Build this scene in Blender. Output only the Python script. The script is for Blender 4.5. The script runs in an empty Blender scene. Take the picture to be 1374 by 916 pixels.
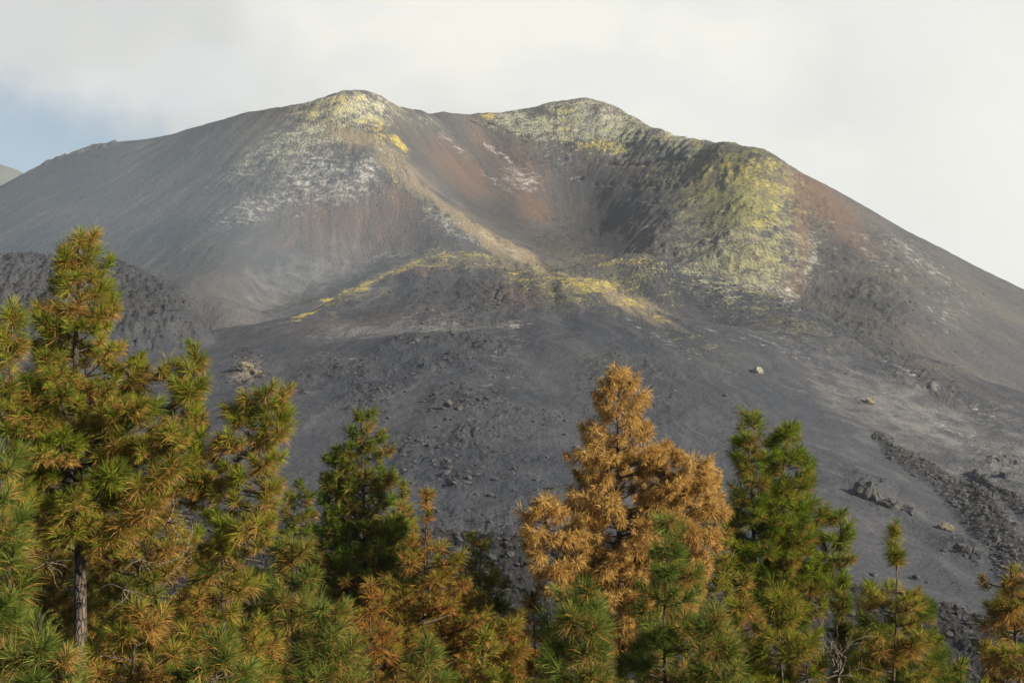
import bpy, math, random
import numpy as np
from mathutils import Vector, Matrix, noise as mnoise

random.seed(7)
rng = np.random.default_rng(7)
R = math.radians
scene = bpy.context.scene
COL = scene.collection

# ------------------------------------------------------------------ camera model
F = 1908.0            # focal length in pixels of the 1374 px wide picture
CX, CY = 687.0, 458.0
HORIZON = 560.0
PITCH = math.atan((HORIZON - CY) / F)
cp, sp = math.cos(PITCH), math.sin(PITCH)

def at(px, py, Y):
    """picture position and distance -> point of the place"""
    u = (px - CX) / F; v = (CY - py) / F
    yy = cp - v * sp; zz = sp + v * cp
    t = Y / yy
    return (u * t, Y, zz * t)

def project(x, y, z):
    d = y * cp + z * sp
    up = -y * sp + z * cp
    d = np.maximum(d, 0.5)
    return CX + F * x / d, CY - F * up / d

# ------------------------------------------------------------------ helpers
def tag(o, label=None, cat=None, group=None, kind=None):
    if label: o['label'] = label
    if cat: o['category'] = cat
    if group: o['group'] = group
    if kind: o['kind'] = kind
    return o

def link(name, me, mat=None, parent=None):
    o = bpy.data.objects.new(name, me)
    COL.objects.link(o)
    if mat: me.materials.append(mat)
    if parent: o.parent = parent
    return o

def empty(name, loc=(0, 0, 0)):
    o = bpy.data.objects.new(name, None)
    o.location = loc; o.empty_display_size = 0.5
    COL.objects.link(o)
    return o

def mesh_np(name, verts, loops, starts, totals, smooth=True):
    me = bpy.data.meshes.new(name)
    me.vertices.add(len(verts)); me.vertices.foreach_set('co', np.ascontiguousarray(verts, dtype=np.float32).ravel())
    me.loops.add(len(loops)); me.loops.foreach_set('vertex_index', np.ascontiguousarray(loops, dtype=np.int32))
    me.polygons.add(len(starts)); me.polygons.foreach_set('loop_start', np.ascontiguousarray(starts, dtype=np.int32))
    me.polygons.foreach_set('loop_total', np.ascontiguousarray(totals, dtype=np.int32))
    me.polygons.foreach_set('use_smooth', np.full(len(starts), smooth, dtype=bool))
    me.update(calc_edges=True)
    return me

# ------------------------------------------------------------------ numpy noise
_perm = np.random.default_rng(11).permutation(4096).astype(np.int64)
_grad = np.random.default_rng(12).uniform(0, 2 * math.pi, 4096)
_gx, _gy = np.cos(_grad), np.sin(_grad)
def perlin(x, y, seed=0):
    xi = np.floor(x).astype(np.int64); yi = np.floor(y).astype(np.int64)
    xf = x - xi; yf = y - yi
    u = xf * xf * xf * (xf * (xf * 6 - 15) + 10); v = yf * yf * yf * (yf * (yf * 6 - 15) + 10)
    def g(ix, iy, dx, dy):
        h = _perm[(_perm[(ix + seed * 57) & 4095] + iy) & 4095]
        return _gx[h] * dx + _gy[h] * dy
    a = g(xi, yi, xf, yf); b = g(xi + 1, yi, xf - 1, yf)
    c = g(xi, yi + 1, xf, yf - 1); d = g(xi + 1, yi + 1, xf - 1, yf - 1)
    return ((a + u * (b - a)) * (1 - v) + (c + u * (d - c)) * v) * 1.5
def fbm(x, y, octs=4, seed=0, gain=0.5, ridged=False):
    s = 0; a = 1.0; n = 0
    for i in range(octs):
        p = perlin(x, y, seed + i)
        if ridged: p = 1 - 2 * np.abs(p)
        s = s + a * p; n += a; a *= gain; x = x * 2.03 + 3.1; y = y * 2.03 - 1.7
    return s / n
def sstep(a, b, x):
    t = np.clip((x - a) / (b - a), 0, 1); return t * t * (3 - 2 * t)

# ------------------------------------------------------------------ node helpers
class NT:
    def __init__(s, tree): s.t = tree; s.n = tree.nodes; s.l = tree.links; s.n.clear()
    def new(s, typ, **kw):
        nd = s.n.new(typ)
        for k, v in kw.items(): setattr(nd, k, v)
        return nd
    def put(s, sock, v):
        if isinstance(v, bpy.types.NodeSocket): s.l.new(v, sock)
        elif v is not None:
            if sock.type == 'RGBA' and hasattr(v, '__len__') and len(v) == 3: v = (*v, 1)
            sock.default_value = v
    def math(s, op, a, b=None, c=None, clamp=False):
        nd = s.new('ShaderNodeMath', operation=op); nd.use_clamp = clamp
        s.put(nd.inputs[0], a); s.put(nd.inputs[1], b)
        if c is not None: s.put(nd.inputs[2], c)
        return nd.outputs[0]
    def mix(s, fac, a, b):
        nd = s.new('ShaderNodeMix', data_type='RGBA')
        s.put(nd.inputs[0], fac); s.put(nd.inputs[6], a); s.put(nd.inputs[7], b)
        return nd.outputs[2]
    def noise(s, vec, scale, detail=4, rough=0.55, dist=0.0):
        nd = s.new('ShaderNodeTexNoise')
        if vec is not None: s.put(nd.inputs['Vector'], vec)
        nd.inputs['Scale'].default_value = scale; nd.inputs['Detail'].default_value = detail
        nd.inputs['Roughness'].default_value = rough; nd.inputs['Distortion'].default_value = dist
        return nd.outputs[0]
    def rng(s, v, a, b, c=0.0, d=1.0, smooth=True):
        nd = s.new('ShaderNodeMapRange', interpolation_type='SMOOTHSTEP' if smooth else 'LINEAR')
        s.put(nd.inputs[0], v)
        for i, q in enumerate((a, b, c, d)): nd.inputs[i + 1].default_value = q
        return nd.outputs[0]
    def mapping(s, vec, scale):
        nd = s.new('ShaderNodeMapping'); s.put(nd.inputs[0], vec); nd.inputs['Scale'].default_value = scale
        return nd.outputs[0]

def material(name):
    m = bpy.data.materials.new(name); m.use_nodes = True
    return m, NT(m.node_tree)

# ================================================================== TERRAIN
def lines(pls, step=14.0):
    """densify polylines of (px, py, Y) into world points"""
    out = []
    for pl in pls:
        P = [np.array(at(*p)) for p in pl]
        for a, b in zip(P[:-1], P[1:]):
            n = max(1, int(np.hypot(*(b - a)[:2]) / step))
            for i in range(n): out.append(a + (b - a) * i / n)
        out.append(P[-1])
    return out

class Surf:
    def __init__(s, pts, x0, x1, y0, y1, cell=5.0, blur=1):
        P = np.array(pts)
        key = np.round(P[:, :2] / 4.0).astype(int)
        _, idx = np.unique(key, axis=0, return_index=True)
        P = P[idx]
        n = len(P)
        d = np.hypot(P[:, None, 0] - P[None, :, 0], P[:, None, 1] - P[None, :, 1])
        A = np.zeros((n + 3, n + 3)); A[:n, :n] = d - np.eye(n) * 1.5
        A[:n, n] = 1; A[:n, n + 1] = P[:, 0] / 500; A[:n, n + 2] = P[:, 1] / 500
        A[n:, :n] = A[:n, n:].T
        w = np.linalg.solve(A, np.concatenate([P[:, 2], [0, 0, 0]]))
        s.x0, s.y0, s.cell = x0, y0, cell
        xs = np.arange(x0, x1 + cell, cell); ys = np.arange(y0, y1 + cell, cell)
        X, Y = np.meshgrid(xs, ys, indexing='ij')
        Z = w[n] + w[n + 1] * X / 500 + w[n + 2] * Y / 500
        for i in range(n): Z += w[i] * np.hypot(X - P[i, 0], Y - P[i, 1])
        for _ in range(blur):
            Zp = np.pad(Z, 1, mode='edge')
            Z = (4 * Z + 2 * (Zp[:-2, 1:-1] + Zp[2:, 1:-1] + Zp[1:-1, :-2] + Zp[1:-1, 2:]) + Zp[:-2, :-2] + Zp[2:, 2:] + Zp[:-2, 2:] + Zp[2:, :-2]) / 16
        s.Z = Z
    def __call__(s, x, y):
        gx = np.clip((x - s.x0) / s.cell, 1, s.Z.shape[0] - 3.001); gy = np.clip((y - s.y0) / s.cell, 1, s.Z.shape[1] - 3.001)
        i = gx.astype(int); j = gy.astype(int); fx = gx - i; fy = gy - j
        def cub(p0, p1, p2, p3, t):
            return p1 + 0.5 * t * (p2 - p0 + t * (2 * p0 - 5 * p1 + 4 * p2 - p3 + t * (3 * (p1 - p2) + p3 - p0)))
        rows = [cub(s.Z[i + k, j - 1], s.Z[i + k, j], s.Z[i + k, j + 1], s.Z[i + k, j + 2], fy) for k in (-1, 0, 1, 2)]
        return cub(*rows, fx)

rim = [(-500, 470, 900), (-200, 335, 900), (-100, 293, 900), (0, 250, 900), (60, 216, 900), (105, 203, 900), (130, 194, 900), (200, 185, 895), (265, 170, 890), (330, 150, 880),
       (400, 137, 875), (440, 124, 870), (475, 118, 865), (505, 127, 870), (540, 138, 920), (590, 147, 980), (640, 150, 1010), (690, 146, 1010),
       (740, 134, 1005), (785, 126, 1000), (830, 140, 980), (870, 160, 950), (915, 180, 900), (965, 187, 850), (1010, 197, 825), (1040, 208, 810),
       (1100, 242, 810), (1200, 297, 810), (1300, 350, 810), (1374, 388, 810), (1500, 455, 810), (1700, 560, 810), (2200, 800, 800)]
H1pts = lines([rim])
for (px, py, Y) in rim:
    x, y, z = at(px, py, Y)
    for dy, dz in ((60, -22), (200, -95), (500, -190)):
        H1pts.append((x * (1 + dy / y), y + dy, max(z + dz, -45)))
H1pts += lines([
    # spur ridge running down from the left peak: the near-left rim of the crater
    [(475, 118, 865), (492, 150, 858), (512, 182, 838), (560, 236, 800), (600, 272, 770), (650, 308, 742), (700, 337, 722), (745, 357, 705), (770, 372, 680)],
    # its face towards the valley
    [(450, 172, 838), (470, 250, 775), (478, 310, 748)],
    [(520, 240, 792), (540, 300, 752)],
    [(590, 300, 745), (620, 345, 700)], [(660, 335, 715), (690, 362, 680)],
    # left flank
    [(330, 150, 880), (335, 240, 790), (330, 330, 690), (320, 428, 572)],
    [(400, 137, 875), (410, 220, 800), (410, 320, 735)], [(440, 300, 748)], [(350, 360, 690)],
    [(316, 438, 598), (350, 414, 645), (400, 387, 690), (440, 368, 716), (480, 355, 728), (555, 341, 724)],
    [(330, 441, 578), (400, 413, 622), (450, 391, 646), (500, 373, 666), (550, 351, 690)],
    [(200, 185, 895), (200, 270, 790), (200, 350, 680), (200, 425, 575)],
    [(60, 216, 900), (60, 290, 790), (60, 370, 680), (60, 430, 600)],
    [(-150, 315, 900), (-150, 400, 720), (-150, 470, 560)],
    # crater left wall, seen over the spur
    [(540, 138, 920), (560, 190, 880), (570, 236, 822)],
    [(590, 147, 980), (600, 200, 915), (602, 250, 850), (606, 270, 815)],
    [(640, 150, 1010), (650, 210, 930), (655, 270, 860), (660, 304, 795)],
    [(690, 146, 1010), (700, 200, 945), (705, 270, 865), (708, 332, 765)],
    # crater floor
    [(745, 352, 745), (770, 346, 785), (800, 346, 780)],
    [(735, 262, 885), (745, 300, 845), (760, 330, 810)],
    # right peak face
    [(785, 126, 1000), (780, 180, 955), (770, 232, 915)], [(740, 134, 1005), (735, 200, 945), (730, 262, 885)],
    [(840, 160, 965), (840, 215, 915)],
    # ledge above the inner wall and the drop below it
    [(950, 197, 856), (900, 212, 874), (840, 219, 900), (770, 236, 914), (730, 262, 885)],
    [(925, 240, 834), (880, 247, 848), (820, 253, 872), (775, 262, 888)],
    [(858, 278, 822), (846, 312, 796), (835, 345, 770)], [(800, 280, 868), (800, 320, 825)],
    # ridge between shaded wall and lit face
    [(962, 192, 852), (928, 232, 836), (896, 285, 792), (874, 345, 742)],
    # lit yellow-green face
    [(1040, 208, 812), (1062, 240, 806), (1082, 290, 774), (1087, 330, 744), (1077, 380, 706), (1062, 408, 688)],
    [(1000, 215, 815), (1005, 260, 774), (1005, 320, 728), (1000, 390, 690)],
    [(952, 250, 806), (946, 310, 758), (938, 370, 704)], [(905, 350, 732), (890, 372, 698)],
    # right flank
    [(1100, 242, 810), (1124, 320, 756), (1122, 400, 690), (1118, 440, 654)],
    [(1200, 297, 810), (1200, 380, 705), (1200, 465, 615)],
    [(1300, 350, 810), (1300, 430, 700), (1300, 510, 600)],
    [(1374, 388, 810), (1390, 470, 700), (1400, 560, 580)],
    [(1700, 560, 810), (1700, 640, 600)],
])
for px in range(-600, 2201, 200):     # main cone dives under the nearer ground
    x, y, z = at(px, 560, 540); H1pts.append((x, y, -25 + 0))
    x, y, z = at(px, 560, 300); H1pts.append((x, y, -110))
H1 = Surf(H1pts, -900, 1300, 250, 1700)

crest = [(-500, 560, 500), (-100, 480, 520), (100, 455, 530), (200, 448, 540), (310, 440, 562), (380, 424, 592), (430, 404, 612), (500, 375, 645), (560, 350, 672), (600, 339, 682), (640, 337, 684),
         (690, 350, 674), (745, 361, 682), (800, 353, 705), (850, 345, 712), (900, 354, 700), (1000, 388, 665), (1060, 407, 640), (1180, 460, 600),
         (1300, 503, 565), (1374, 530, 545), (1550, 590, 520), (2000, 700, 480)]
H2pts = lines([crest])
for (px, py, Y) in crest[4:]:
    x, y, z = at(px, py, Y)
    for dy, dz in ((30, -20), (100, -80), (300, -220)):
        H2pts.append((x * (1 + dy / y), y + dy, z + dz))
for (px, py, Y) in crest[:4]:
    x, y, z = at(px, py, Y)
    for dy, dz in ((60, 5), (200, -30), (400, -100)): H2pts.append((x, y + dy, z + dz))
H2pts += lines([
    [(690, 349, 672), (720, 358, 650), (780, 372, 622), (840, 393, 588), (900, 428, 545)],   # nearer ridge with the yellow crest
    [(775, 376, 668), (820, 396, 650), (880, 424, 622), (940, 452, 590)],
    [(600, 339, 682), (600, 360, 650), (600, 405, 592), (600, 440, 528)], [(690, 350, 674), (682, 375, 632), (680, 410, 580), (690, 445, 522)], [(520, 368, 655), (520, 400, 605), (520, 440, 530)],
    [(430, 404, 612), (445, 430, 565), (430, 460, 510)],
    [(300, 452, 540), (280, 480, 490)], [(330, 500, 460), (400, 500, 450), (400, 600, 335), (400, 700, 245), (400, 790, 200)],
    [(0, 480, 470), (100, 480, 470), (200, 475, 475)], [(0, 560, 350), (100, 600, 310), (200, 600, 315)], [(0, 700, 220), (200, 700, 230), (200, 790, 190)],
    [(555, 458, 485), (560, 500, 440), (560, 600, 340), (560, 700, 258), (560, 780, 208)],
    [(700, 500, 440), (700, 600, 342), (700, 700, 262), (700, 780, 215)],
    [(850, 470, 480), (850, 600, 355), (850, 700, 270), (850, 790, 220)],
    [(1000, 440, 545), (1000, 500, 465), (1000, 600, 365), (1000, 700, 285), (1000, 800, 228)],
    [(1150, 500, 520), (1150, 600, 410), (1150, 700, 310), (1150, 790, 245)],
    [(1300, 560, 495), (1300, 640, 410), (1300, 700, 345), (1300, 780, 275), (1300, 810, 255)],
    [(1450, 620, 440), (1450, 700, 350), (1450, 800, 270)], [(-400, 600, 350), (-400, 800, 190)], [(1800, 750, 400), (1900, 900, 250)],
])
# the lava flow at the foot of the ash slope and the ground the pines stand on
for px, yl in ((-600, 700), (-200, 690), (0, 690), (150, 690), (300, 695), (400, 700), (520, 712), (600, 722), (690, 728), (780, 740), (900, 765), (1000, 778), (1120, 786), (1230, 806), (1300, 832), (1374, 850), (1600, 880), (2000, 960)):
    H2pts.append(at(px, yl + 6, 185))
    x, y, z = at(px, yl, 160); H2pts.append((x, y, z - 1.5))
    x, y, z = at(px, yl, 172); H2pts.append((x, y, z))
    x = at(px, yl, 130)[0]; H2pts.append((x, 130, -25.5))
for y, z in ((100, -22), (70, -18), (50, -15), (35, -12), (22, -9.5), (12, -6), (5, -2.6), (0, -1.8), (-15, -1.6), (-60, -1)):
    for x in np.linspace(-1, 1, 9): H2pts.append((x * (40 + y * 0.9), y, z))
H2 = Surf(H2pts, -900, 1300, -100, 1200)

dome = [(-60, 352, 560), (30, 347, 565), (100, 350, 560), (160, 358, 555), (215, 375, 545), (250, 400, 535), (268, 432, 520)]
H3pts = lines([dome, [(30, 400, 515), (110, 400, 515), (180, 405, 510), (225, 430, 505)], [(20, 450, 475), (120, 455, 475), (200, 462, 480), (262, 452, 505)], [(-250, 400, 560), (-250, 480, 470)]])
for (px, py, Y) in dome + [(300, 440, 515)]:
    x, y, z = at(px, py, Y)
    for dy, dz in ((40, -22), (140, -90)): H3pts.append((x, y + dy, z + dz))
for px in (-300, -50, 100, 200, 280): H3pts.append(at(px, 560, 440)[:2] + (-15,)); H3pts.append(at(px, 560, 380)[:2] + (-60,))
for Y in (440, 500, 560, 640): H3pts.append(at(330, 500, Y)[:2] + (-10,)); H3pts.append(at(420, 500, Y)[:2] + (-60,))
H3 = Surf(H3pts, -600, 200, 300, 900)

def smax(a, b, k=2.0):
    m = np.maximum(a, b); return m + k * np.log(np.exp((a - m) / k) + np.exp((b - m) / k)) - 0

def base_height(x, y):
    h2 = H2(x, y); h1 = np.where(y > 330, H1(x, y), -400.0); h3 = np.where((y > 360) & (x < 0) & (y < 760), H3(x, y), -400.0)
    far = sstep(1300, 1700, y)
    z = smax(smax(h1, h2, 1.6), h3, 1.5)
    return z * (1 - far) + -60 * far, h1, h2, h3

# ---- picture-shaped patches laid on the ground
def blob(px, py, cx, cy, rx, ry, ang=0.0, soft=0.5):
    a = R(ang); dx = px - cx; dy = py - cy
    u = (dx * math.cos(a) + dy * math.sin(a)) / rx; v = (-dx * math.sin(a) + dy * math.cos(a)) / ry
    return 1 - sstep(1 - soft, 1 + soft, np.sqrt(u * u + v * v))
def linedist(px, py, pl):
    best = np.full(px.shape, 1e9); tt = np.zeros(px.shape); n = len(pl) - 1
    for i in range(n):
        ax, ay = pl[i][:2]; bx, by = pl[i + 1][:2]
        t = np.clip(((px - ax) * (bx - ax) + (py - ay) * (by - ay)) / ((bx - ax) ** 2 + (by - ay) ** 2), 0, 1)
        d = np.hypot(px - ax - t * (bx - ax), py - ay - t * (by - ay))
        m = d < best; best = np.where(m, d, best); tt = np.where(m, (i + t) / n, tt)
    return best, tt
def stroke(px, py, pl, w0, w1=None, soft=0.6):
    w1 = w0 if w1 is None else w1
    x0 = min(p[0] for p in pl) - 90; 
    d, t = linedist(px, py, pl); w = w0 + (w1 - w0) * t
    return 1 - sstep(1 - soft, 1 + soft, d / w)

CRACKS = [([(688, 366), (676, 374), (671, 386), (660, 402)], 1.5, 1.2),
          ([(548, 236), (560, 255), (580, 275), (603, 291)], 1.0, .5),
          ([(628, 160), (660, 168), (690, 178), (720, 190), (760, 192)], 1.6, 1.0),
          ([(940, 208), (930, 212), (900, 216), (860, 222), (820, 222)], 2.0, 1.6),
          ([(770, 240), (800, 248), (850, 250), (880, 253)], 2.0, 1.5),
          ([(966, 215), (972, 232), (978, 250)], 1.6, .8),
          ([(1066, 262), (1074, 280), (1078, 300)], 1.3, .7),
          ([(1016, 255), (1010, 275), (1006, 300)], 1.4, .7),
          ([(742, 384), (745, 396), (748, 410)], 1.2, .5)]
ROCKY = [(560, 462, 60, 9, -8, .4), (420, 520, 30, 14, 0, .5), (620, 545, 16, 40, 20, .5), (130, 410, 150, 62, 8, .5), (600, 480, 85, 32, -10, .6), (480, 520, 60, 32, 20, .6), (635, 560, 60, 52, 20, .6), (600, 610, 90, 40, 0, .6), (560, 690, 180, 60, 0, .6), (720, 600, 60, 50, 0, .6), (640, 400, 90, 40, 0, .7),
         (335, 500, 35, 30, 30, .6), (1345, 650, 40, 50, 20, .6), (1240, 510, 90, 22, 22, .7), (1185, 665, 50, 18, 25, .6), (1290, 735, 40, 15, 20, .6), (960, 290, 140, 110, 0, .5),
         (1150, 390, 150, 80, 30, .7), (430, 240, 110, 55, -20, .6), (800, 190, 100, 50, 0, .6), (840, 560, 60, 80, 0, .7), (760, 320, 60, 40, 0, .6)]
LEVEE = [(1180, 588), (1215, 615), (1260, 645), (1305, 680), (1340, 715), (1362, 750)]
LEVEE2 = [(1310, 640), (1330, 668), (1374, 690), (1420, 700)]

# ---- grid: fine where the camera looks, coarse beyond
az = np.concatenate([np.linspace(-75, -24, 40, endpoint=False), np.linspace(-24, 24, 1000), np.linspace(24, 75, 41)[1:]])
az = np.radians(az)
rr = np.concatenate([np.geomspace(2.0, 120, 60, endpoint=False), np.linspace(120, 205, 130, endpoint=False), np.linspace(205, 470, 190, endpoint=False),
                     np.linspace(470, 1040, 430, endpoint=False), np.geomspace(1040, 9000, 40)])
AZ, RR = np.meshgrid(az, rr, indexing='ij')
X = np.tan(AZ).clip(-3.7, 3.7) * RR; Y = RR + 0 * AZ
Z, h1, h2, h3 = base_height(X, Y)
PX, PY = project(X, Y, Z)
is1 = sstep(-2, 2, h1 - np.maximum(h2, h3)); is3 = sstep(-2, 2, h3 - np.maximum(h2, h1)); is2 = np.clip(1 - is1 - is3, 0, 1)

# flow coordinates: across-slope, down-slope, for streaks that run with the fall line
c1x, c1y = at(770, 345, 800)[:2]; c2x, c2y = at(690, 350, 850)[:2]
th1 = np.arctan2(X - c1x, -(Y - c1y)); r1 = np.hypot(X - c1x, Y - c1y)
th2 = np.arctan2(X - c2x, -(Y - c2y)); r2 = np.hypot(X - c2x, Y - c2y)
(sax, say), (sbx, sby) = at(475, 118, 865)[:2], at(745, 357, 695)[:2]
left_side = ((X - sax) * (sby - say) - (Y - say) * (sbx - sax)) > 0
c3x, c3y = at(490, 118, 980)[:2]
th3 = np.arctan2(X - c3x, -(Y - c3y)); r3 = np.hypot(X - c3x, Y - c3y)
fx = np.where(is1 > .5, np.where(left_side, th3 * 240 - 900, th1 * 180 + 500), th2 * 220); fy = np.where(is1 > .5, np.where(left_side, r3, r1), r2)

warp = fbm(X / 40, Y / 40, 3, 5) * 10
wPX = PX + warp + fbm(X / 9, Y / 9, 2, 25) * 4; wPY = PY + fbm(X / 40 + 9, Y / 40, 3, 9) * 7 + fbm(X / 9, Y / 9, 2, 29) * 3

rock = np.zeros_like(Z)
for b in ROCKY: rock = np.maximum(rock, blob(wPX, wPY, *b[:4], b[4], b[5]))
lev = np.maximum(stroke(wPX, wPY, LEVEE, 6, 24), stroke(wPX, wPY, LEVEE2, 4, 9)) * (Y > 205) * is2
lava = sstep(128, 140, Y) * (1 - sstep(196, 210, Y + fbm(X / 12, Y / 12, 3, 61) * 9))
vis = (Y > 205)
rock = rock * vis * (0.35 + 0.65 * sstep(-.25, .3, fbm(X / 22, Y / 22, 3, 33)))

fx = fx + fbm(X / 50, Y / 50, 3, 222) * 9
D = np.zeros_like(Z)
D += fbm(X / 90, Y / 90, 3, 1) * 2.2 * sstep(220, 500, Y) + (fbm(X / 34, Y / 44, 3, 201) * 1.6 + fbm(fx / 30, fy / 160, 3, 205) * 1.2) * is2 * vis * sstep(215, 300, Y)
D += fbm(fx / 17, fy / 90, 4, 14) * (1.15 * is1 * sstep(30, 150, r1) + 0.9 * is2) * vis
D += fbm(fx / 4.2, fy / 40, 2, 18) * (0.35 * is1 * sstep(60, 160, r1) + 0.22 * is2) * vis
D += fbm(X / 5, Y / 5, 3, 3) * 0.30 * vis
rk = fbm(X / 11, Y / 11, 5, 40, 0.62, ridged=True); rk2 = fbm(X / 3.2, Y / 3.2, 3, 44, 0.6)
D += rock * ((rk + 0.2) * 1.7 + rk2 * 1.0)
D += is3 * (fbm(X / 30 + Y / 60, Y / 40, 4, 50, 0.6) * 4.0 + rk * 1.0 + rk2 * 2.2) * vis
D += lev * (0.7 + rk2 * 1.3 + rk * 0.7)
D += lava * (fbm(X / 9, Y / 9, 5, 70, 0.6, ridged=True) * 1.5 + fbm(X / 1.7, Y / 1.7, 3, 75, .6) * .8 - 0.2)
ledge = stroke(PX, PY, [(60, 214), (105, 201), (120, 200), (150, 194)], 6) * is1 * (fbm(X / 5, Y / 5, 2, 8) * 2 + 1.0)
D += ledge * sstep(860, 880, Y) * (1 - sstep(915, 930, Y))
cleft = stroke(wPX, wPY, [(728, 360), (738, 380), (752, 410), (760, 440)], 7, 15, soft=.95) * is2 * (Y > 480)
D -= cleft * .9
D += stroke(wPX, wPY, [(560, 380), (620, 365), (670, 380)], 16, soft=.95) * is2 * (Y > 480) * 1.5
crk = np.zeros_like(Z)
for pl, w, dep in CRACKS:
    m = stroke(PX + fbm(X / 6, Y / 6, 3, 90) * 8, PY + fbm(X / 6, Y / 6, 3, 93) * 6, pl, w, soft=.9) * vis * sstep(-.35, .15, fbm(X / 10, Y / 10, 2, 97))
    D -= m * dep * .75; crk = np.maximum(crk, m)
Z = Z + D

# ---- eight colour masks
def mset(items):
    m = np.zeros_like(Z)
    for it in items:
        if isinstance(it[0], list): m = np.maximum(m, stroke(wPX, wPY, *it[:-1], soft=.8) * it[-1])
        else: m = np.maximum(m, blob(wPX, wPY, it[0], it[1], it[2], it[3], it[4], .95) * it[5])
    return m
streak = fbm(fx / 9, fy / 45, 4, 101) * 0.5 + 0.5
M_yellow = mset([(440, 150, 50, 22, -20, .52), (700, 165, 60, 14, 0, .42), (880, 185, 50, 22, 20, .52), (740, 372, 120, 16, 12, .45), (655, 158, 12, 6, 10, .9), (530, 192, 26, 6, 38, .72), (520, 262, 9, 20, -20, .6), (528, 236, 7, 20, -25, .6), (478, 150, 50, 22, 0, .45),
                 (812, 196, 55, 13, 5, .72), (760, 150, 30, 14, 0, .55), (450, 140, 60, 16, -15, .55), (505, 175, 30, 14, 40, .6), (1000, 230, 50, 24, 20, .62), (1030, 290, 34, 40, 0, .5), (760, 170, 40, 28, 0, .45), (850, 175, 60, 30, 20, .4), (600, 344, 46, 8, -4, .5), (640, 342, 40, 8, 5, .5), (700, 375, 45, 16, 5, .5), (780, 380, 70, 15, 16, .66), (845, 402, 60, 11, 26, .56), (885, 424, 22, 7, 25, .55), (840, 352, 60, 9, 0, .62),
                 (412, 423, 26, 5, -17, .8), (437, 405, 20, 3.5, -6, .75), (490, 384, 75, 6, -22, .66), (545, 360, 60, 8, -25, .66), (880, 360, 50, 8, 25, .5), (960, 403, 18, 6, 15, .5), (1020, 240, 40, 42, 30, .5), (985, 212, 40, 20, 20, .5), (1000, 345, 80, 40, 0, .34),
                 (1055, 255, 20, 22, 0, .4), (940, 195, 30, 9, 15, .5), (345, 495, 10, 14, 20, .25)]) * vis
M_white = mset([([(925, 432), (1000, 458), (1090, 492)], 4, .36), ([(885, 452), (930, 470), (985, 500)], 4, .34), ([(1100, 442), (1180, 474)], 4, .3), ([(1150, 320), (1230, 350), (1330, 410)], 18, .22), ([(1255, 560), (1300, 590), (1374, 640)], 8, .3), ([(1200, 600), (1280, 650), (1330, 690)], 4, .25), ([(640, 310), (700, 345)], 3, .5), (420, 240, 60, 42, -25, .62), (350, 275, 80, 22, -20, .5), (455, 258, 24, 25, 0, .6), (490, 235, 22, 26, 20, .7), (500, 155, 40, 34, 30, .35), (600, 300, 48, 15, 35, .5), (700, 242, 32, 20, 20, .62), (740, 215, 50, 24, 0, .35), (668, 205, 40, 5, 38, .55), (610, 195, 34, 8, 42, .5),
                (660, 242, 30, 5, 38, .5), (800, 165, 60, 30, 15, .45), (1062, 395, 20, 30, 0, .62), (1085, 350, 18, 36, 10, .6), (1072, 365, 26, 40, 0, .5), (1230, 345, 80, 18, 33, .5), (1190, 360, 70, 12, 35, .45), (1270, 420, 28, 36, 20, .45), (1180, 330, 60, 10, 32, .4), (1320, 360, 80, 8, 28, .42),
                (690, 438, 30, 5, 0, .62), (890, 455, 60, 4, 35, .5), (1030, 460, 80, 4, 25, .5), (1300, 590, 90, 12, 35, .4), (1330, 560, 60, 14, 30, .42), (640, 520, 30, 25, 0, .3), (560, 420, 60, 5, -8, .35), (540, 343, 60, 4, -4, .45), (870, 310, 20, 14, -50, .45), (1040, 440, 120, 30, 20, .35),
                (680, 480, 30, 50, 0, .33), (450, 480, 40, 20, 0, .33), (330, 500, 30, 30, 0, .3), (130, 385, 120, 35, 0, .2), (1215, 500, 60, 10, 30, .4), (770, 240, 12, 5, 0, .5), (620, 350, 60, 5, 25, .35), (570, 300, 25, 8, 30, .4)]) * vis
M_white *= 1 - .16 * sstep(840, 900, PX)
M_red = mset([(480, 300, 120, 60, 0, .5), (620, 230, 60, 25, 45, .6), (650, 190, 30, 12, 40, .5), (715, 280, 30, 18, 30, .75), (700, 235, 60, 40, 40, .5), (1100, 270, 60, 22, 35, .85), (1075, 310, 12, 50, 0, .75), (1130, 310, 70, 20, 35, .55), (1070, 380, 18, 22, 0, .7), (870, 320, 25, 25, 0, .55),
              (940, 235, 18, 36, 15, .7), (540, 275, 40, 20, 40, .6), (500, 330, 130, 20, 0, .4), (700, 395, 50, 22, 0, .45), (480, 430, 120, 12, -8, .4), (1240, 480, 120, 30, 25, .3), (830, 225, 60, 10, 0, .5), (580, 360, 40, 14, -20, .5)]) * vis
M_olive = mset([(990, 260, 95, 75, 0, .85), (1000, 340, 100, 60, 0, .65), (900, 240, 50, 30, 0, .55), (930, 200, 30, 14, 0, .5), (820, 180, 100, 30, 10, .5), (620, 350, 80, 16, 0, .6), (830, 370, 110, 24, 15, .55), (740, 385, 80, 25, 15, .6), (1050, 430, 120, 25, 20, .45), (930, 460, 80, 30, 20, .4),
                (500, 160, 60, 30, 0, .4), (800, 490, 40, 20, 0, .35), (560, 265, 90, 7, 48, .5), (620, 290, 100, 7, 33, .5), (1200, 470, 120, 14, 22, .35), (1010, 392, 60, 8, 20, .6)]) * vis
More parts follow.
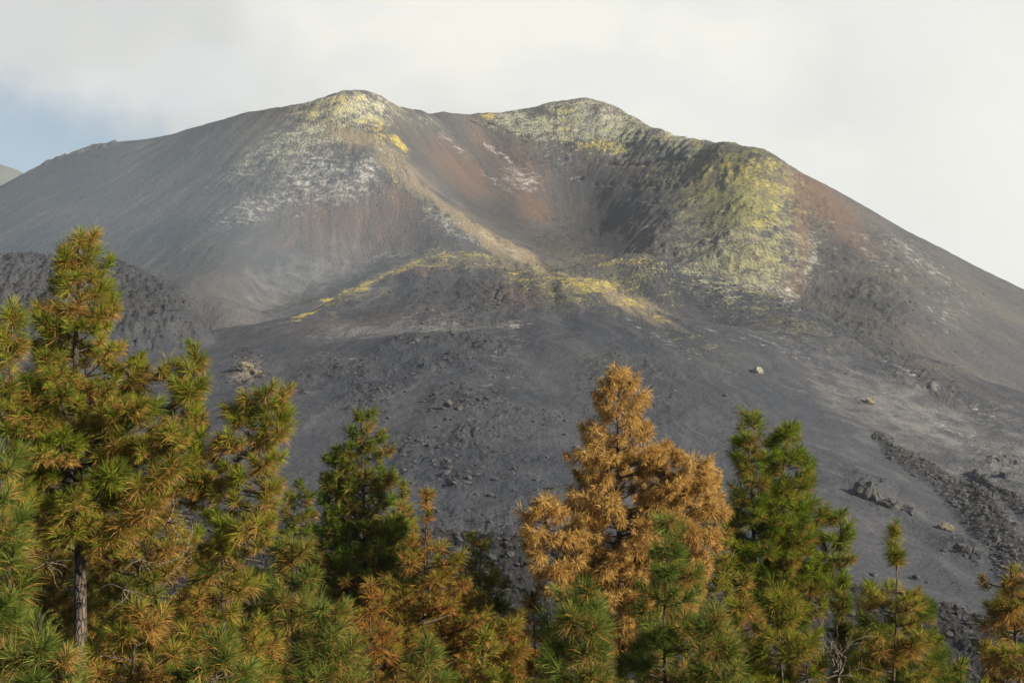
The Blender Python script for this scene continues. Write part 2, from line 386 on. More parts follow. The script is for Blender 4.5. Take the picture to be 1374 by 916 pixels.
M_pale = mset([(470, 148, 85, 36, -5, .74), (400, 185, 100, 34, -30, .6), (900, 190, 70, 26, 15, .7), (1000, 370, 90, 40, 0, .6), (340, 220, 80, 30, -30, .45), (820, 172, 120, 44, 15, .74), (720, 168, 80, 24, 10, .75), (990, 330, 115, 80, 0, .62), (1000, 250, 70, 50, 0, .4), (560, 160, 60, 12, 15, .4), (520, 200, 40, 14, 45, .5), (120, 200, 40, 6, -20, .5), (700, 170, 60, 14, 15, .5)]) * vis
M_tan = mset([(690, 358, 90, 18, 5, .55), (470, 395, 90, 12, -24, .5), (845, 404, 75, 16, 26, .7), (780, 388, 110, 22, 20, .5), (620, 352, 80, 14, 0, .45), (850, 360, 90, 14, 8, .45), (470, 185, 60, 16, 10, .8), (560, 250, 60, 16, 42, .8), (640, 310, 90, 14, 36, .9), (700, 342, 50, 10, 32, .95), (520, 215, 40, 20, 40, .7), (430, 190, 14, 24, 0, .5), (480, 280, 60, 50, 0, .3), (330, 505, 20, 22, 30, .55), (342, 490, 14, 10, 0, .6), (1015, 495, 14, 7, 0, .3), (800, 400, 100, 18, 20, .45), (1180, 480, 120, 8, 18, .35), (1060, 440, 90, 10, 22, .35), (500, 400, 110, 12, -22, .4), (450, 250, 50, 60, 0, .25)]) * vis  # tan along the front mound crest also paints in its sunlit brightness
M_dark = np.maximum(np.maximum(lava, lev * .9), np.maximum(crk * .9, mset([(800, 300, 85, 45, 0, .62), (740, 330, 40, 25, 30, .6), (850, 270, 60, 30, 0, .5), (770, 212, 50, 14, 10, .35), (860, 232, 70, 6, 0, .6), (960, 215, 16, 14, 0, .6), (250, 230, 150, 50, -25, .25), (600, 585, 60, 50, 0, .25), (590, 470, 60, 20, 0, .3), (950, 280, 14, 36, 10, .4), (130, 410, 150, 60, 5, .62)])))  # crater blobs: dark ash plus painted shade; upper left flank blob: painted cloud shadow
M_light = mset([(440, 370, 150, 50, -20, .35), (560, 440, 80, 14, 0, .5), (500, 440, 100, 14, -5, .45), (1230, 560, 170, 50, 25, .4), (1340, 620, 80, 80, 0, .4), (700, 560, 60, 80, 0, .1), (1150, 620, 120, 60, 25, .2)]) * vis

# ---- ground mesh
nA, nR = Z.shape
idx = np.arange(nA * nR).reshape(nA, nR)
quads = np.stack([idx[:-1, :-1], idx[1:, :-1], idx[1:, 1:], idx[:-1, 1:]], -1).reshape(-1, 4)
verts = np.stack([X, Y, Z], -1).reshape(-1, 3)
me = mesh_np('ground', verts, quads.ravel(), np.arange(len(quads)) * 4, np.full(len(quads), 4))
def vattr(name, *ch):
    a = me.attributes.new(name, 'FLOAT_COLOR', 'POINT')
    a.data.foreach_set('color', np.stack([c.reshape(-1) for c in ch], -1).astype(np.float32).ravel())
vattr('crust', M_yellow, M_white, M_red, M_olive)
vattr('crust_two', M_pale, M_tan, M_dark, M_light)
rough_m = np.clip(rock * 0.9 + is3 * .8 + lev + lava, 0, 1)
vattr('flow', fx / 100, fy / 100, rough_m, is1)

gm, t = material('volcanic_ash')
bsdf = t.new('ShaderNodeBsdfPrincipled'); out = t.new('ShaderNodeOutputMaterial')
geo = t.new('ShaderNodeTexCoord').outputs['Object']
def attr(n):
    a = t.new('ShaderNodeAttribute', attribute_name=n); s = t.new('ShaderNodeSeparateColor'); t.l.new(a.outputs['Color'], s.inputs[0])
    return s.outputs[0], s.outputs[1], s.outputs[2], a.outputs['Alpha']
mY, mW, mR, mO = attr('crust'); mG, mT, mD, mL = attr('crust_two')
fa = t.new('ShaderNodeAttribute', attribute_name='flow'); fs = t.new('ShaderNodeSeparateColor'); t.l.new(fa.outputs['Color'], fs.inputs[0])
fc = t.new('ShaderNodeCombineXYZ'); t.l.new(fs.outputs[0], fc.inputs[0]); t.l.new(fs.outputs[1], fc.inputs[1])
flow = t.mapping(fc.outputs[0], (100, 100 / 1.9, 1))
flow_long = t.mapping(fc.outputs[0], (100, 100 / 14, 1))
mRough = fs.outputs[2]
n_big = t.noise(geo, 0.018, 5, .6); n_mid = t.noise(geo, 0.12, 5, .62); n_fine = t.noise(flow, 0.75, 4, .7); n_fine2 = t.noise(geo, 0.9, 4, .72)
n_str = t.noise(flow_long, 0.28, 4, .65); n_str2 = t.noise(flow_long, 0.07, 4, .6)
base = t.mix(t.rng(n_big, .35, .65), (0.025, 0.031, 0.044, 1), (0.052, 0.054, 0.064, 1))
base = t.mix(fa.outputs['Alpha'], base, t.mix(t.rng(n_big, .35, .65), (0.052, 0.056, 0.065, 1), (0.084, 0.079, 0.075, 1)))
base = t.mix(t.math('MULTIPLY', t.rng(n_str2, .35, .68), 0.55), base, (0.042, 0.047, 0.060, 1))
base = t.mix(t.math('MULTIPLY', t.rng(n_str, .45, .75), .45), base, (0.092, 0.096, 0.106, 1))
def layer(b, m, n, col, k=.75, lo=.42, hi=.62, strength=1.0):
    v = t.math('ADD', m, t.math('MULTIPLY', t.math('SUBTRACT', n, .5), k))
    f = t.math('MULTIPLY', t.rng(v, lo, hi), strength)
    f = t.math('MULTIPLY', f, t.rng(m, 0.02, .2))
    return t.mix(f, b, col)
mixn = t.math('ADD', t.math('MULTIPLY', n_fine, .6), t.math('MULTIPLY', n_mid, .4))
mixn = t.math('ADD', t.math('MULTIPLY', t.math('SUBTRACT', mixn, .5), 1.7), .5)
mixs = t.math('ADD', t.math('MULTIPLY', t.math('SUBTRACT', t.math('ADD', t.math('MULTIPLY', n_str, .55), t.math('MULTIPLY', n_fine2, .45)), .5), 1.8), .5)
b = base
b = layer(b, mL, n_mid, (0.135, 0.135, 0.140, 1), .9, .15, .6)
b = layer(b, mR, mixs, (0.115, 0.079, 0.066, 1), 1.0, .15, .80)
b = layer(b, mT, mixs, (0.20, 0.168, 0.12, 1), 1.1, .30, .95)
b = layer(b, mG, mixn, (0.33, 0.34, 0.255, 1), 1.9, .40, .95)
b = layer(b, mO, mixn, (0.22, 0.215, 0.085, 1), 1.7, .38, 1.0, .9)
b = layer(b, mY, mixn, (0.44, 0.36, 0.08, 1), 1.7, .45, .95, .9)
mixw = t.math('ADD', t.math('MULTIPLY', t.math('SUBTRACT', t.math('ADD', t.math('MULTIPLY', t.noise(flow, .8, 5, .85), .55), t.math('MULTIPLY', t.noise(geo, .22, 3, .6), .45)), .5), 2.6), .5)
b = layer(b, mW, mixw, (0.40, 0.395, 0.38, 1), 1.3, .36, 1.0, .85)
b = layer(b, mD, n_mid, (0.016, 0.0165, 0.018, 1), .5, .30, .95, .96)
spk = t.rng(n_fine2, .60, .72)
b = t.mix(t.math('MULTIPLY', spk, t.math('MULTIPLY', t.math('MULTIPLY', mRough, .4), t.math('SUBTRACT', 1.0, mD, clamp=True))), b, (0.17, 0.17, 0.165, 1))
val = t.new('ShaderNodeHueSaturation'); t.l.new(b, val.inputs['Color']); t.l.new(t.rng(t.noise(geo, 1.2, 4, .8), .3, .7, .62, 1.38, False), val.inputs['Value'])
t.l.new(val.outputs[0], bsdf.inputs['Base Color'])
bsdf.inputs['Roughness'].default_value = 0.92; bsdf.inputs['Specular IOR Level'].default_value = 0.25
bh = t.math('ADD', t.math('MULTIPLY', n_fine2, t.math('ADD', .55, t.math('MULTIPLY', mRough, 1.2))), t.math('MULTIPLY', n_fine, .9))
bump = t.new('ShaderNodeBump'); bump.inputs['Strength'].default_value = .8; bump.inputs['Distance'].default_value = 1.1
t.l.new(bh, bump.inputs['Height']); t.l.new(bump.outputs[0], bsdf.inputs['Normal'])
t.l.new(bsdf.outputs[0], out.inputs[0])
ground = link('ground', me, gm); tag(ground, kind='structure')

# continuation of the ground behind the camera
bm_v = [(-9000, -400, -9), (9000, -400, -9), (9000, -9000, -60), (-9000, -9000, -60), (-9000, 2, -1.75), (9000, 2, -1.75)]
me2 = bpy.data.meshes.new('rear_ground'); me2.from_pydata([(-9000, 0.5, -1.9), (9000, 0.5, -1.9), (9000, -300, -3), (-9000, -300, -3), (9000, -9000, -80), (-9000, -9000, -80)], [], [(0, 3, 2, 1), (3, 5, 4, 2)])
g2 = link('ground', me2, gm); tag(g2, kind='structure')

def ground_z(x, y):
    """height of the finished ground mesh"""
    a = math.atan2(x, y); r = y
    i = np.searchsorted(az, a) - 1; j = np.searchsorted(rr, r) - 1
    i = int(np.clip(i, 0, nA - 2)); j = int(np.clip(j, 0, nR - 2))
    u = (a - az[i]) / (az[i + 1] - az[i]); v = (r - rr[j]) / (rr[j + 1] - rr[j])
    u = min(max(u, 0), 1); v = min(max(v, 0), 1)
    return float((Z[i, j] * (1 - u) + Z[i + 1, j] * u) * (1 - v) + (Z[i, j + 1] * (1 - u) + Z[i + 1, j + 1] * u) * v)

def ground_hit(px, py, y0=208.0, y1=1100.0):
    """where the sight line through a picture point first meets the ground"""
    Yv = y0
    while Yv < y1:
        x, y, z = at(px, py, Yv)
        if ground_z(x, y) >= z: return (x, y, ground_z(x, y))
        Yv += 0.8
    return None

# ================================================================== a far hill at the left edge
hx, hy, hz = at(-60, 215, 2300)
bv = []; bf = []
n = 60; mr = 26
for i in range(mr):
    for j in range(n):
        a = j / (n - 1) * 2 - 1; q = i / (mr - 1) * 2 - 1
        h = math.exp(-(a * a * 4.0 + q * q * 3)) * 160 + mnoise.fractal(Vector((a * 3, q * 3, 2)), 1, 2, 4) * 20
        bv.append((hx + a * 420, hy + q * 300, hz - 150 + h))
for i in range(mr - 1):
    for j in range(n - 1): bf.append((i * n + j, i * n + j + 1, (i + 1) * n + j + 1, (i + 1) * n + j))
mh = bpy.data.meshes.new('hill'); mh.from_pydata(bv, [], bf); mh.polygons.foreach_set('use_smooth', [True] * len(bf))
hm, t = material('far_hill')
bs = t.new('ShaderNodeBsdfPrincipled'); oo = t.new('ShaderNodeOutputMaterial'); t.l.new(bs.outputs[0], oo.inputs[0])
t.l.new(t.mix(t.noise(t.new('ShaderNodeTexCoord').outputs['Object'], .02), (0.07, 0.075, 0.08, 1), (0.11, 0.11, 0.11, 1)), bs.inputs['Base Color']); bs.inputs['Roughness'].default_value = 1
tag(link('hill', mh, hm), kind='structure')

# ================================================================== camera
cam = bpy.data.cameras.new('camera'); cam.lens = 50.0 * F / 1908.3; cam.sensor_width = 36; cam.clip_end = 30000; cam.clip_start = .1
co = bpy.data.objects.new('camera', cam); COL.objects.link(co)
co.location = (0, 0, 0); co.rotation_euler = (math.pi / 2 + PITCH, 0, 0)
scene.camera = co

# ================================================================== light
SUN_EL, SUN_AZ = 21.5, 119.0      # azimuth clockwise from the viewing direction
sd = Vector((math.sin(R(SUN_AZ)) * math.cos(R(SUN_EL)), math.cos(R(SUN_AZ)) * math.cos(R(SUN_EL)), math.sin(R(SUN_EL))))
sl = bpy.data.lights.new('sun', 'SUN'); sl.energy = 5.0; sl.angle = R(.5); sl.color = (1.0, .87, .67)
so = bpy.data.objects.new('sun', sl); COL.objects.link(so); so.rotation_euler = sd.to_track_quat('Z', 'Y').to_euler(); so.location = (60, -40, 60)

world = bpy.data.worlds.new('World'); scene.world = world; world.use_nodes = True
t = NT(world.node_tree)
sky = t.new('ShaderNodeTexSky', sky_type='NISHITA'); sky.sun_disc = False; sky.sun_elevation = R(SUN_EL); sky.sun_rotation = R(SUN_AZ); sky.altitude = 900; sky.dust_density = 1.5
dirv = t.new('ShaderNodeTexCoord').outputs['Generated']
sx = t.new('ShaderNodeSeparateXYZ'); t.l.new(dirv, sx.inputs[0]); dx, dy, dz = sx.outputs
bgs = t.new('ShaderNodeBackground'); t.l.new(sky.outputs[0], bgs.inputs[0]); bgs.inputs[1].default_value = .05
# bank of bright cloud and volcanic steam standing behind the cone
cl = t.noise(t.mapping(dirv, (1, 1, 1.6)), 3.2, 6, .5, .3); cl2 = t.noise(t.mapping(dirv, (1, 1, 2.0)), 9.0, 5, .55, .4)
ccol = t.mix(t.rng(cl, .38, .62), (0.325, 0.33, 0.325, 1), (0.44, 0.437, 0.40, 1))
ccol = t.mix(t.math('MULTIPLY', t.rng(cl2, .42, .66), .55), ccol, (0.37, 0.38, 0.385, 1))
ccol = t.mix(t.math('MULTIPLY', t.rng(dx, .05, .33), .75), ccol, (0.43, 0.432, 0.405, 1))
bgc = t.new('ShaderNodeBackground'); t.l.new(ccol, bgc.inputs[0]); bgc.inputs[1].default_value = 1.0
# gap of blue sky low on the left
gx, _, gz = Vector(at(20, 205, 1000)).normalized()
ddx = t.math('DIVIDE', t.math('SUBTRACT', dx, gx), .11); ddz = t.math('DIVIDE', t.math('SUBTRACT', dz, gz), .052)
dd = t.math('SQRT', t.math('ADD', t.math('MULTIPLY', ddx, ddx), t.math('MULTIPLY', ddz, ddz)))
wisp = t.noise(dirv, 22, 6, .6, .6)
dd = t.math('ADD', dd, t.math('MULTIPLY', t.math('SUBTRACT', t.math('ADD', t.math('MULTIPLY', cl2, .4), t.math('MULTIPLY', wisp, .6)), .5), 1.6))
gap = t.rng(dd, .35, 1.15, 1.0, 0.0)
bankx = t.rng(dy, .45, .85); bankz = t.rng(dz, .29, .45, 1.0, 0.0)
cover = t.math('MULTIPLY', t.math('MULTIPLY', bankx, bankz), t.math('SUBTRACT', 1.0, t.math('MULTIPLY', gap, .72)))
mx = t.new('ShaderNodeMixShader'); t.l.new(cover, mx.inputs[0]); t.l.new(bgs.outputs[0], mx.inputs[1]); t.l.new(bgc.outputs[0], mx.inputs[2])
wo = t.new('ShaderNodeOutputWorld'); t.l.new(mx.outputs[0], wo.inputs[0])
world.cycles.sampling_method = 'MANUAL'; world.cycles.sample_map_resolution = 512

# ================================================================== haze
HZ = 1
if HZ:
    zb, zt = -90.0, 255.0
    x0, x1, y0, y1 = -9100.0, 9100.0, -9100.0, 9100.0
    hv = [(x0, y0, zb), (x1, y0, zb), (x1, y1, zb), (x0, y1, zb), (x0, y0, zt), (x1, y0, zt), (x1, y1, zt), (x0, y1, zt)]
    hme = bpy.data.meshes.new('haze'); hme.from_pydata(hv, [], [(0, 3, 2, 1), (4, 5, 6, 7), (0, 1, 5, 4), (1, 2, 6, 5), (2, 3, 7, 6), (3, 0, 4, 7)])
    hzm, t = material('haze_air')
    pv = t.new('ShaderNodeVolumePrincipled'); pv.inputs['Color'].default_value = (0.80, 0.89, 1.0, 1); pv.inputs['Density'].default_value = 0.00012; pv.inputs['Anisotropy'].default_value = .2
    ho = t.new('ShaderNodeOutputMaterial'); t.l.new(pv.outputs[0], ho.inputs['Volume'])
    tag(link('haze', hme, hzm), 'thin blue haze lying over the whole valley and volcano', 'haze', kind='stuff')

# bluish gas drifting low along the left flank
import bmesh as _bm
bm = _bm.new(); _bm.ops.create_uvsphere(bm, u_segments=48, v_segments=24, radius=1); gme = bpy.data.meshes.new('gas_drift'); bm.to_mesh(gme); bm.free()
gmt, t = material('gas_air')
pv = t.new('ShaderNodeVolumePrincipled'); pv.inputs['Color'].default_value = (0.50, 0.74, 1.0, 1); pv.inputs['Density'].default_value = 0.00065; pv.inputs['Anisotropy'].default_value = .1
gho = t.new('ShaderNodeOutputMaterial'); t.l.new(pv.outputs[0], gho.inputs['Volume'])
gob = link('gas_drift', gme, gmt); gob.location = at(90, 335, 640); gob.scale = (190, 120, 70)
tag(gob, 'faint bluish gas drifting low along the left flank of the volcano', 'gas haze', kind='stuff')

# ================================================================== render settings
scene.render.engine = 'CYCLES'
scene.view_settings.view_transform = 'Standard'; scene.view_settings.look = 'None'; scene.view_settings.exposure = 1.1; scene.view_settings.gamma = 1
scene.cycles.use_denoising = True
try: scene.cycles.denoiser = 'OPENIMAGEDENOISE'
except Exception: pass
scene.cycles.max_bounces = 5; scene.cycles.diffuse_bounces = 3; scene.cycles.transmission_bounces = 3; scene.cycles.transparent_max_bounces = 4; scene.cycles.volume_bounces = 0

# ================================================================== PINES
def bark_mat(name, c1, c2, sc=9.0):
    m, t = material(name)
    bs = t.new('ShaderNodeBsdfPrincipled'); o = t.new('ShaderNodeOutputMaterial'); t.l.new(bs.outputs[0], o.inputs[0])
    c = t.new('ShaderNodeTexCoord').outputs['Object']; mp = t.mapping(c, (1, 1, .35))
    vo = t.new('ShaderNodeTexVoronoi', feature='DISTANCE_TO_EDGE'); t.l.new(mp, vo.inputs['Vector']); vo.inputs['Scale'].default_value = sc * 2.2
    n = t.noise(mp, sc, 6, .7, .6); f = t.rng(t.math('ADD', t.math('MULTIPLY', t.rng(vo.outputs[0], 0, .2), .28), t.math('MULTIPLY', n, .95)), .35, .95)
    t.l.new(t.mix(f, c1, c2), bs.inputs['Base Color']); bs.inputs['Roughness'].default_value = .9
    b = t.new('ShaderNodeBump'); b.inputs['Strength'].default_value = 1; b.inputs['Distance'].default_value = .03
    t.l.new(f, b.inputs['Height']); t.l.new(b.outputs[0], bs.inputs['Normal'])
    return m
BARK = bark_mat('pine_bark', (0.014, 0.012, 0.011, 1), (0.13, 0.10, 0.08, 1))
LIMB = bark_mat('pine_limb', (0.05, 0.04, 0.032, 1), (0.16, 0.125, 0.09, 1), 20)
DEADWOOD = bark_mat('dead_wood', (0.12, 0.10, 0.08, 1), (0.30, 0.25, 0.19, 1), 20)

nm, t = material('pine_needles')
av = t.new('ShaderNodeAttribute', attribute_name='needle')
df = t.new('ShaderNodeBsdfPrincipled'); t.l.new(av.outputs['Color'], df.inputs['Base Color']); df.inputs['Roughness'].default_value = .55; df.inputs['Specular IOR Level'].default_value = .08
tr = t.new('ShaderNodeBsdfTranslucent'); t.l.new(av.outputs['Color'], tr.inputs['Color'])
mxs = t.new('ShaderNodeMixShader'); mxs.inputs[0].default_value = .35; t.l.new(df.outputs[0], mxs.inputs[1]); t.l.new(tr.outputs[0], mxs.inputs[2])
o = t.new('ShaderNodeOutputMaterial'); t.l.new(mxs.outputs[0], o.inputs[0])
NEEDLE = nm

def norm(a): return a / np.maximum(np.linalg.norm(a, axis=-1, keepdims=True), 1e-9)

class Tubes:
    def __init__(s): s.v = []; s.f = []
    def add(s, pts, rad, sides=5, rnd=0.0):
        pts = [np.array(p, float) for p in pts]; b = len(s.v); n = len(pts)
        for i, p in enumerate(pts):
            d = pts[min(i + 1, n - 1)] - pts[max(i - 1, 0)]; d = d / (np.linalg.norm(d) + 1e-9)
            ref = np.array([1, 0, 0]) if abs(d[0]) < .8 else np.array([0, 1, 0])
            u = np.cross(d, ref); u /= np.linalg.norm(u); w = np.cross(d, u)
            for k in range(sides):
                a = 2 * math.pi * k / sides; r = rad[i] * (1 + rnd * random.uniform(-1, 1))
                s.v.append(p + (u * math.cos(a) + w * math.sin(a)) * r)
        for i in range(n - 1):
            for k in range(sides):
                k2 = (k + 1) % sides
                s.f.append((b + i * sides + k, b + i * sides + k2, b + (i + 1) * sides + k2, b + (i + 1) * sides + k))
        s.f.append(tuple(b + (n - 1) * sides + k for k in range(sides)))
    def build(s, name, mat, parent, origin):
        if not s.v: return None
        me = bpy.data.meshes.new(name); me.from_pydata((np.array(s.v) - origin).tolist(), [], s.f)
        me.polygons.foreach_set('use_smooth', [True] * len(s.f))
        return link(name, me, mat, parent)

def build_needles(T, st, parent, origin):
    """T: rows of (x,y,z, ax,ay,az, size, brown, tint)"""
    T = np.array(T); n = len(T)
    m = st['needles']; N = n * m
    C = np.repeat(T[:, :3], m, 0); A = np.repeat(norm(T[:, 3:6]), m, 0); S = np.repeat(T[:, 6], m); B = np.repeat(T[:, 7], m); TI = np.repeat(T[:, 8], m)
    u = rng.random(N) ** 0.8
    rv = norm(rng.normal(size=(N, 3))); per = norm(np.cross(A, rv))
    th = np.radians(14 + 62 * u + rng.normal(0, 9, N))
    d = norm(A * np.cos(th)[:, None] + per * np.sin(th)[:, None])
    dead = (rng.random(N) < B * (0.35 + 1.3 * u))
    d[:, 2] -= np.where(dead, st['droop'] * .8, st['droop'] * .35); d = norm(d)
    L = S * rng.uniform(.75, 1.08, N) * st['nl']
    base = C - A * (u * S * st['nl'] * .75)[:, None]
    side = norm(np.cross(d, norm(rng.normal(size=(N, 3))))) * (st['w'] * .5)
    mid = base + d * (L * .55)[:, None]
    tipd = d.copy(); tipd[:, 2] -= np.where(dead, .35, .12) + st['droop'] * .35; tip = mid + norm(tipd) * (L * .5)[:, None]
    V = np.stack([base - side, base + side, mid - side, mid + side, tip], 1).reshape(-1, 3) - origin
    k = np.arange(N) * 5
    loops = (k[:, None] + np.array([0, 1, 3, 2, 2, 3, 4])[None]).ravel()
    starts = (np.arange(N)[:, None] * 7 + np.array([0, 4])[None]).ravel(); totals = np.tile([4, 3], N)
    me = mesh_np('crown', V, loops, starts, totals, smooth=False)
    g1 = np.array(st['green']); g2 = np.array(st['green2']); b1 = np.array(st['old']); b2 = np.array(st['old2'])
    q = np.clip(TI + rng.normal(0, .15, N), 0, 1)[:, None]; q2 = np.clip(TI * .6 + rng.random(N) * .5, 0, 1)[:, None]
    col = np.where(dead[:, None], b1 * (1 - q2) + b2 * q2, g1 * (1 - q) + g2 * q) * rng.uniform(.8, 1.2, N)[:, None]
    col = np.concatenate([col, np.ones((N, 1))], 1)
    col = np.repeat(col, 5, 0)
    a = me.attributes.new('needle', 'FLOAT_COLOR', 'POINT'); a.data.foreach_set('color', col.astype(np.float32).ravel())
    return link('crown', me, NEEDLE, parent)

GREEN = dict(green=(.08, .115, .014), green2=(.22, .26, .028), old=(.26, .14, .034), old2=(.42, .26, .08), brown=.32, droop=.24, nl=.205, w=.0056, needles=120, ws=.25, tw=.13)
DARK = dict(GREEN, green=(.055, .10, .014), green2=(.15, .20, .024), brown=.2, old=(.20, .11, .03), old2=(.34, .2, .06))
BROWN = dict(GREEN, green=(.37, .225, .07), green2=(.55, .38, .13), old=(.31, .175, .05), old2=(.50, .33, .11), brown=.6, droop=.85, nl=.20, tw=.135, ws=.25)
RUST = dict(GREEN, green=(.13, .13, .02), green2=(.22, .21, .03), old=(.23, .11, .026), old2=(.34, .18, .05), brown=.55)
FRESH = dict(GREEN, green=(.07, .115, .018), green2=(.17, .21, .045), brown=.15, nl=.24, droop=.2)

def pine(label, Y, style, axes, trunk_px, trunk_w=.24, group=None, seed=1, dead=(), kind_name='pine_tree', cut=985, limbs=(), dens=1.0, bald=None):
    random.seed(seed)
    st = dict(style)
    scale_px = Y / F
    main = axes[0]
    xt, _, zt = at(main['top'][0], main['top'][1], Y)
    xb = at(trunk_px, 800, Y)[0]
    gz = ground_z(xb, Y) - .15
    origin = np.array([xb, Y, gz])
    root = empty(kind_name, tuple(origin)); tag(root, label, 'pine tree', group)
    H = zt - gz
    trunk = Tubes(); br = Tubes(); T = []
    def tx(z):           # trunk x at height z
        q = (z - gz) / H; return xb + (xt - xb) * q ** 1.5 + 0.05 * math.sin(q * 9 + seed)
    def ty(z): q = (z - gz) / H; return Y + 0.05 * math.sin(q * 7 + seed * 2)
    nz = 30
    tp = [(tx(gz + H * i / nz), ty(gz + H * i / nz), gz + H * i / nz) for i in range(nz + 1)]
    trunk.add(tp, [max(.012, trunk_w * .5 * (1 - (i / nz)) ** .8 * (1.25 if i == 0 else 1)) for i in range(nz + 1)], 12, .10)
    ntr = len(trunk.f)
    for ai, ax in enumerate(axes):
        ax_Y = Y + ax.get('dy', 0)
        topx, _, topz = at(ax['top'][0], ax['top'][1], ax_Y)
        prof = sorted(ax['prof'])
        pys = [p[0] for p in prof]; ls = [p[1] for p in prof]; rs = [p[2] for p in prof]
        if ai:
            jx, jz = at(*ax['join'], Y)[0::2]
            jx = tx(jz); jy = ty(jz)
            n = 8
            path = []
            for i in range(n + 1):
                q = i / n
                path.append((jx + (topx - jx) * min(1, q * 1.5) ** .8, jy + (ax_Y - jy) * min(1, q * 1.5), jz + (topz - jz) * q ** 1.35))
            br.add(path, [.05 * (1 - q / n) ** .7 + .008 for q in range(n + 1)], 6, .06)
            axx = lambda z: topx; axy = lambda z: ax_Y
        else:
            axx, axy = tx, ty
        z = topz; ws = st['ws']
        T.append((topx, axy(z), z - .08, 0, 0, 1, 1.0, max(0, st['brown'] - .1), random.random()))
        step = .16; z -= .15; k = 0
        # each whorl
        while True:
            py = CY - F * ((z * cp - axy(z) * sp) / (axy(z) * cp + z * sp))
            if py > min(cut, pys[-1]): break
            l = np.interp(py, pys, ls); r = np.interp(py, pys, rs)
            cxp = CX + F * axx(z) / (axy(z) * cp + z * sp)
            L_ = max(.03, (cxp - l) * scale_px * 1.07 + .02); R_ = max(.03, (r - cxp) * scale_px * 1.07 + .02)
            D_ = .5 * (L_ + R_)
            if not (bald and bald[0] < py < bald[1]):
                nb = int(round((4 + 3.2 * D_) * dens)) if D_ > .25 else 4
                a0 = random.uniform(0, 6.28)
                for bi in range(max(3, nb)):
                    a = a0 + 2 * math.pi * bi / nb + random.uniform(-.35, .35)
                    ca, sa = math.cos(a), math.sin(a)
                    if D_ > .35 and random.random() < .09: continue
                    rx = R_ if ca > 0 else L_
                    reach = 1 / math.sqrt((ca / rx) ** 2 + (sa / D_) ** 2) * random.choice((random.uniform(.86, 1.06), random.uniform(.86, 1.06), random.uniform(.5, 1.0)))
                    reach = max(.03, reach - .14)
                    brown = min(1, max(0, st['brown'] + random.choice((random.gauss(0, .1), random.gauss(0, .1), random.gauss(-.2, .1), random.gauss(.2, .15)))))
                    zz = z + random.uniform(-.15, .15)
                    rise = reach * random.uniform(.2, .55); bs_ = random.uniform(.72, 1.15)
                    p0 = np.array([axx(zz - rise), axy(zz - rise), max(zz - rise, gz + .5)]); p3 = np.array([axx(zz) + ca * reach, axy(zz) + sa * reach, zz])
                    p1 = p0 + (p3 - p0) * np.array([.4, .4, .15]); p2 = p0 + (p3 - p0) * np.array([.8, .8, .55])
                    def bz(q): return p0 * (1 - q) ** 3 + 3 * p1 * q * (1 - q) ** 2 + 3 * p2 * q * q * (1 - q) + p3 * q ** 3
                    br.add([bz(q / 5) for q in range(6)], [.006 + .011 * reach * (1 - q / 5) for q in range(6)], 4)
                    T.append((*p3, ca * .5, sa * .5, random.uniform(.3, 1.0), bs_ * random.uniform(.9, 1.1), brown, random.random()))
                    s = .12 + random.uniform(0, .08); sgn = 1
                    maxin = min(reach * .88, 1.7)
                    while s < maxin:
                        q = 1 - s / max(reach, .1) * .9
                        p = bz(q); tg = norm(bz(min(1, q + .05)) - bz(q - .05) + 1e-6)
                        lat = norm(np.array([-sa, ca, 0]) * sgn * 1.0 + np.array([0, 0, random.uniform(-.25, .8)]))
                        dd = norm(tg * .75 + lat * random.uniform(.5, 1.0))
                        ln = random.uniform(.10, .20) + .28 * min(s, .7) * random.uniform(.6, 1)
                        e = p + dd * ln; e[2] += .05
                        br.add([p, (p + e) / 2 - (0, 0, .01), e], [.007, .006, .005], 3)
                        T.append((*e, *(norm(dd) * .7 + np.array([0, 0, .55])), bs_ * random.uniform(.55, 1.15), min(1, brown + s * .10), random.random()))
                        if s > .5 and random.random() < .5:
                            e2 = p + norm(dd + np.array([0, 0, .9])) * ln * .7
                            T.append((*e2, *(norm(dd) * .4 + np.array([0, 0, .8])), random.uniform(.7, 1.0), brown, random.random()))
                        s += st['tw'] * random.uniform(.75, 1.25); sgn = -sgn
            k += 1
            step = min(ws, step + .05)
            z -= step * random.uniform(.85, 1.15)
    off = len(trunk.v); trunk.v += br.v; trunk.f += [tuple(i + off for i in f) for f in br.f]
    tro = trunk.build('trunk', BARK, root, origin); tro.data.materials.append(LIMB)
    tro.data.polygons.foreach_set('material_index', [0] * ntr + [1] * len(br.f))
    for (lp, rad, dp) in limbs:       # big bare limbs the photograph shows
        lb = Tubes(); pts = [at(px, py, Y + dy) for px, py, dy in lp]
        lb.add(pts, np.linspace(rad[0], rad[1], len(pts)), 8, .08); lb.build('limb', BARK, root, origin)
    for (px, py, dy, ln, nn) in dead:  # tangles of dead twigs
        dw = Tubes(); c = np.array(at(px, py, Y + dy))
        for i in range(nn):
            p = c.copy(); pts = [p]; d = np.array([random.gauss(.5, .8), random.gauss(-.2, .5), random.gauss(-.1, .5)]); d /= np.linalg.norm(d)
            nseg = 6
            for j in range(nseg):
                d = d + np.array([random.gauss(0, .35), random.gauss(0, .3), random.gauss(-.10, .3)]); d /= np.linalg.norm(d); p = p + d * ln * random.uniform(.6, 1.1) / nseg; pts.append(p)
            dw.add(pts, [.008 * (1 - j / 9) for j in range(nseg + 1)], 4)
        dw.build('dead_twig', DEADWOOD, root, origin)
    build_needles(T, st, root, origin)
    return root

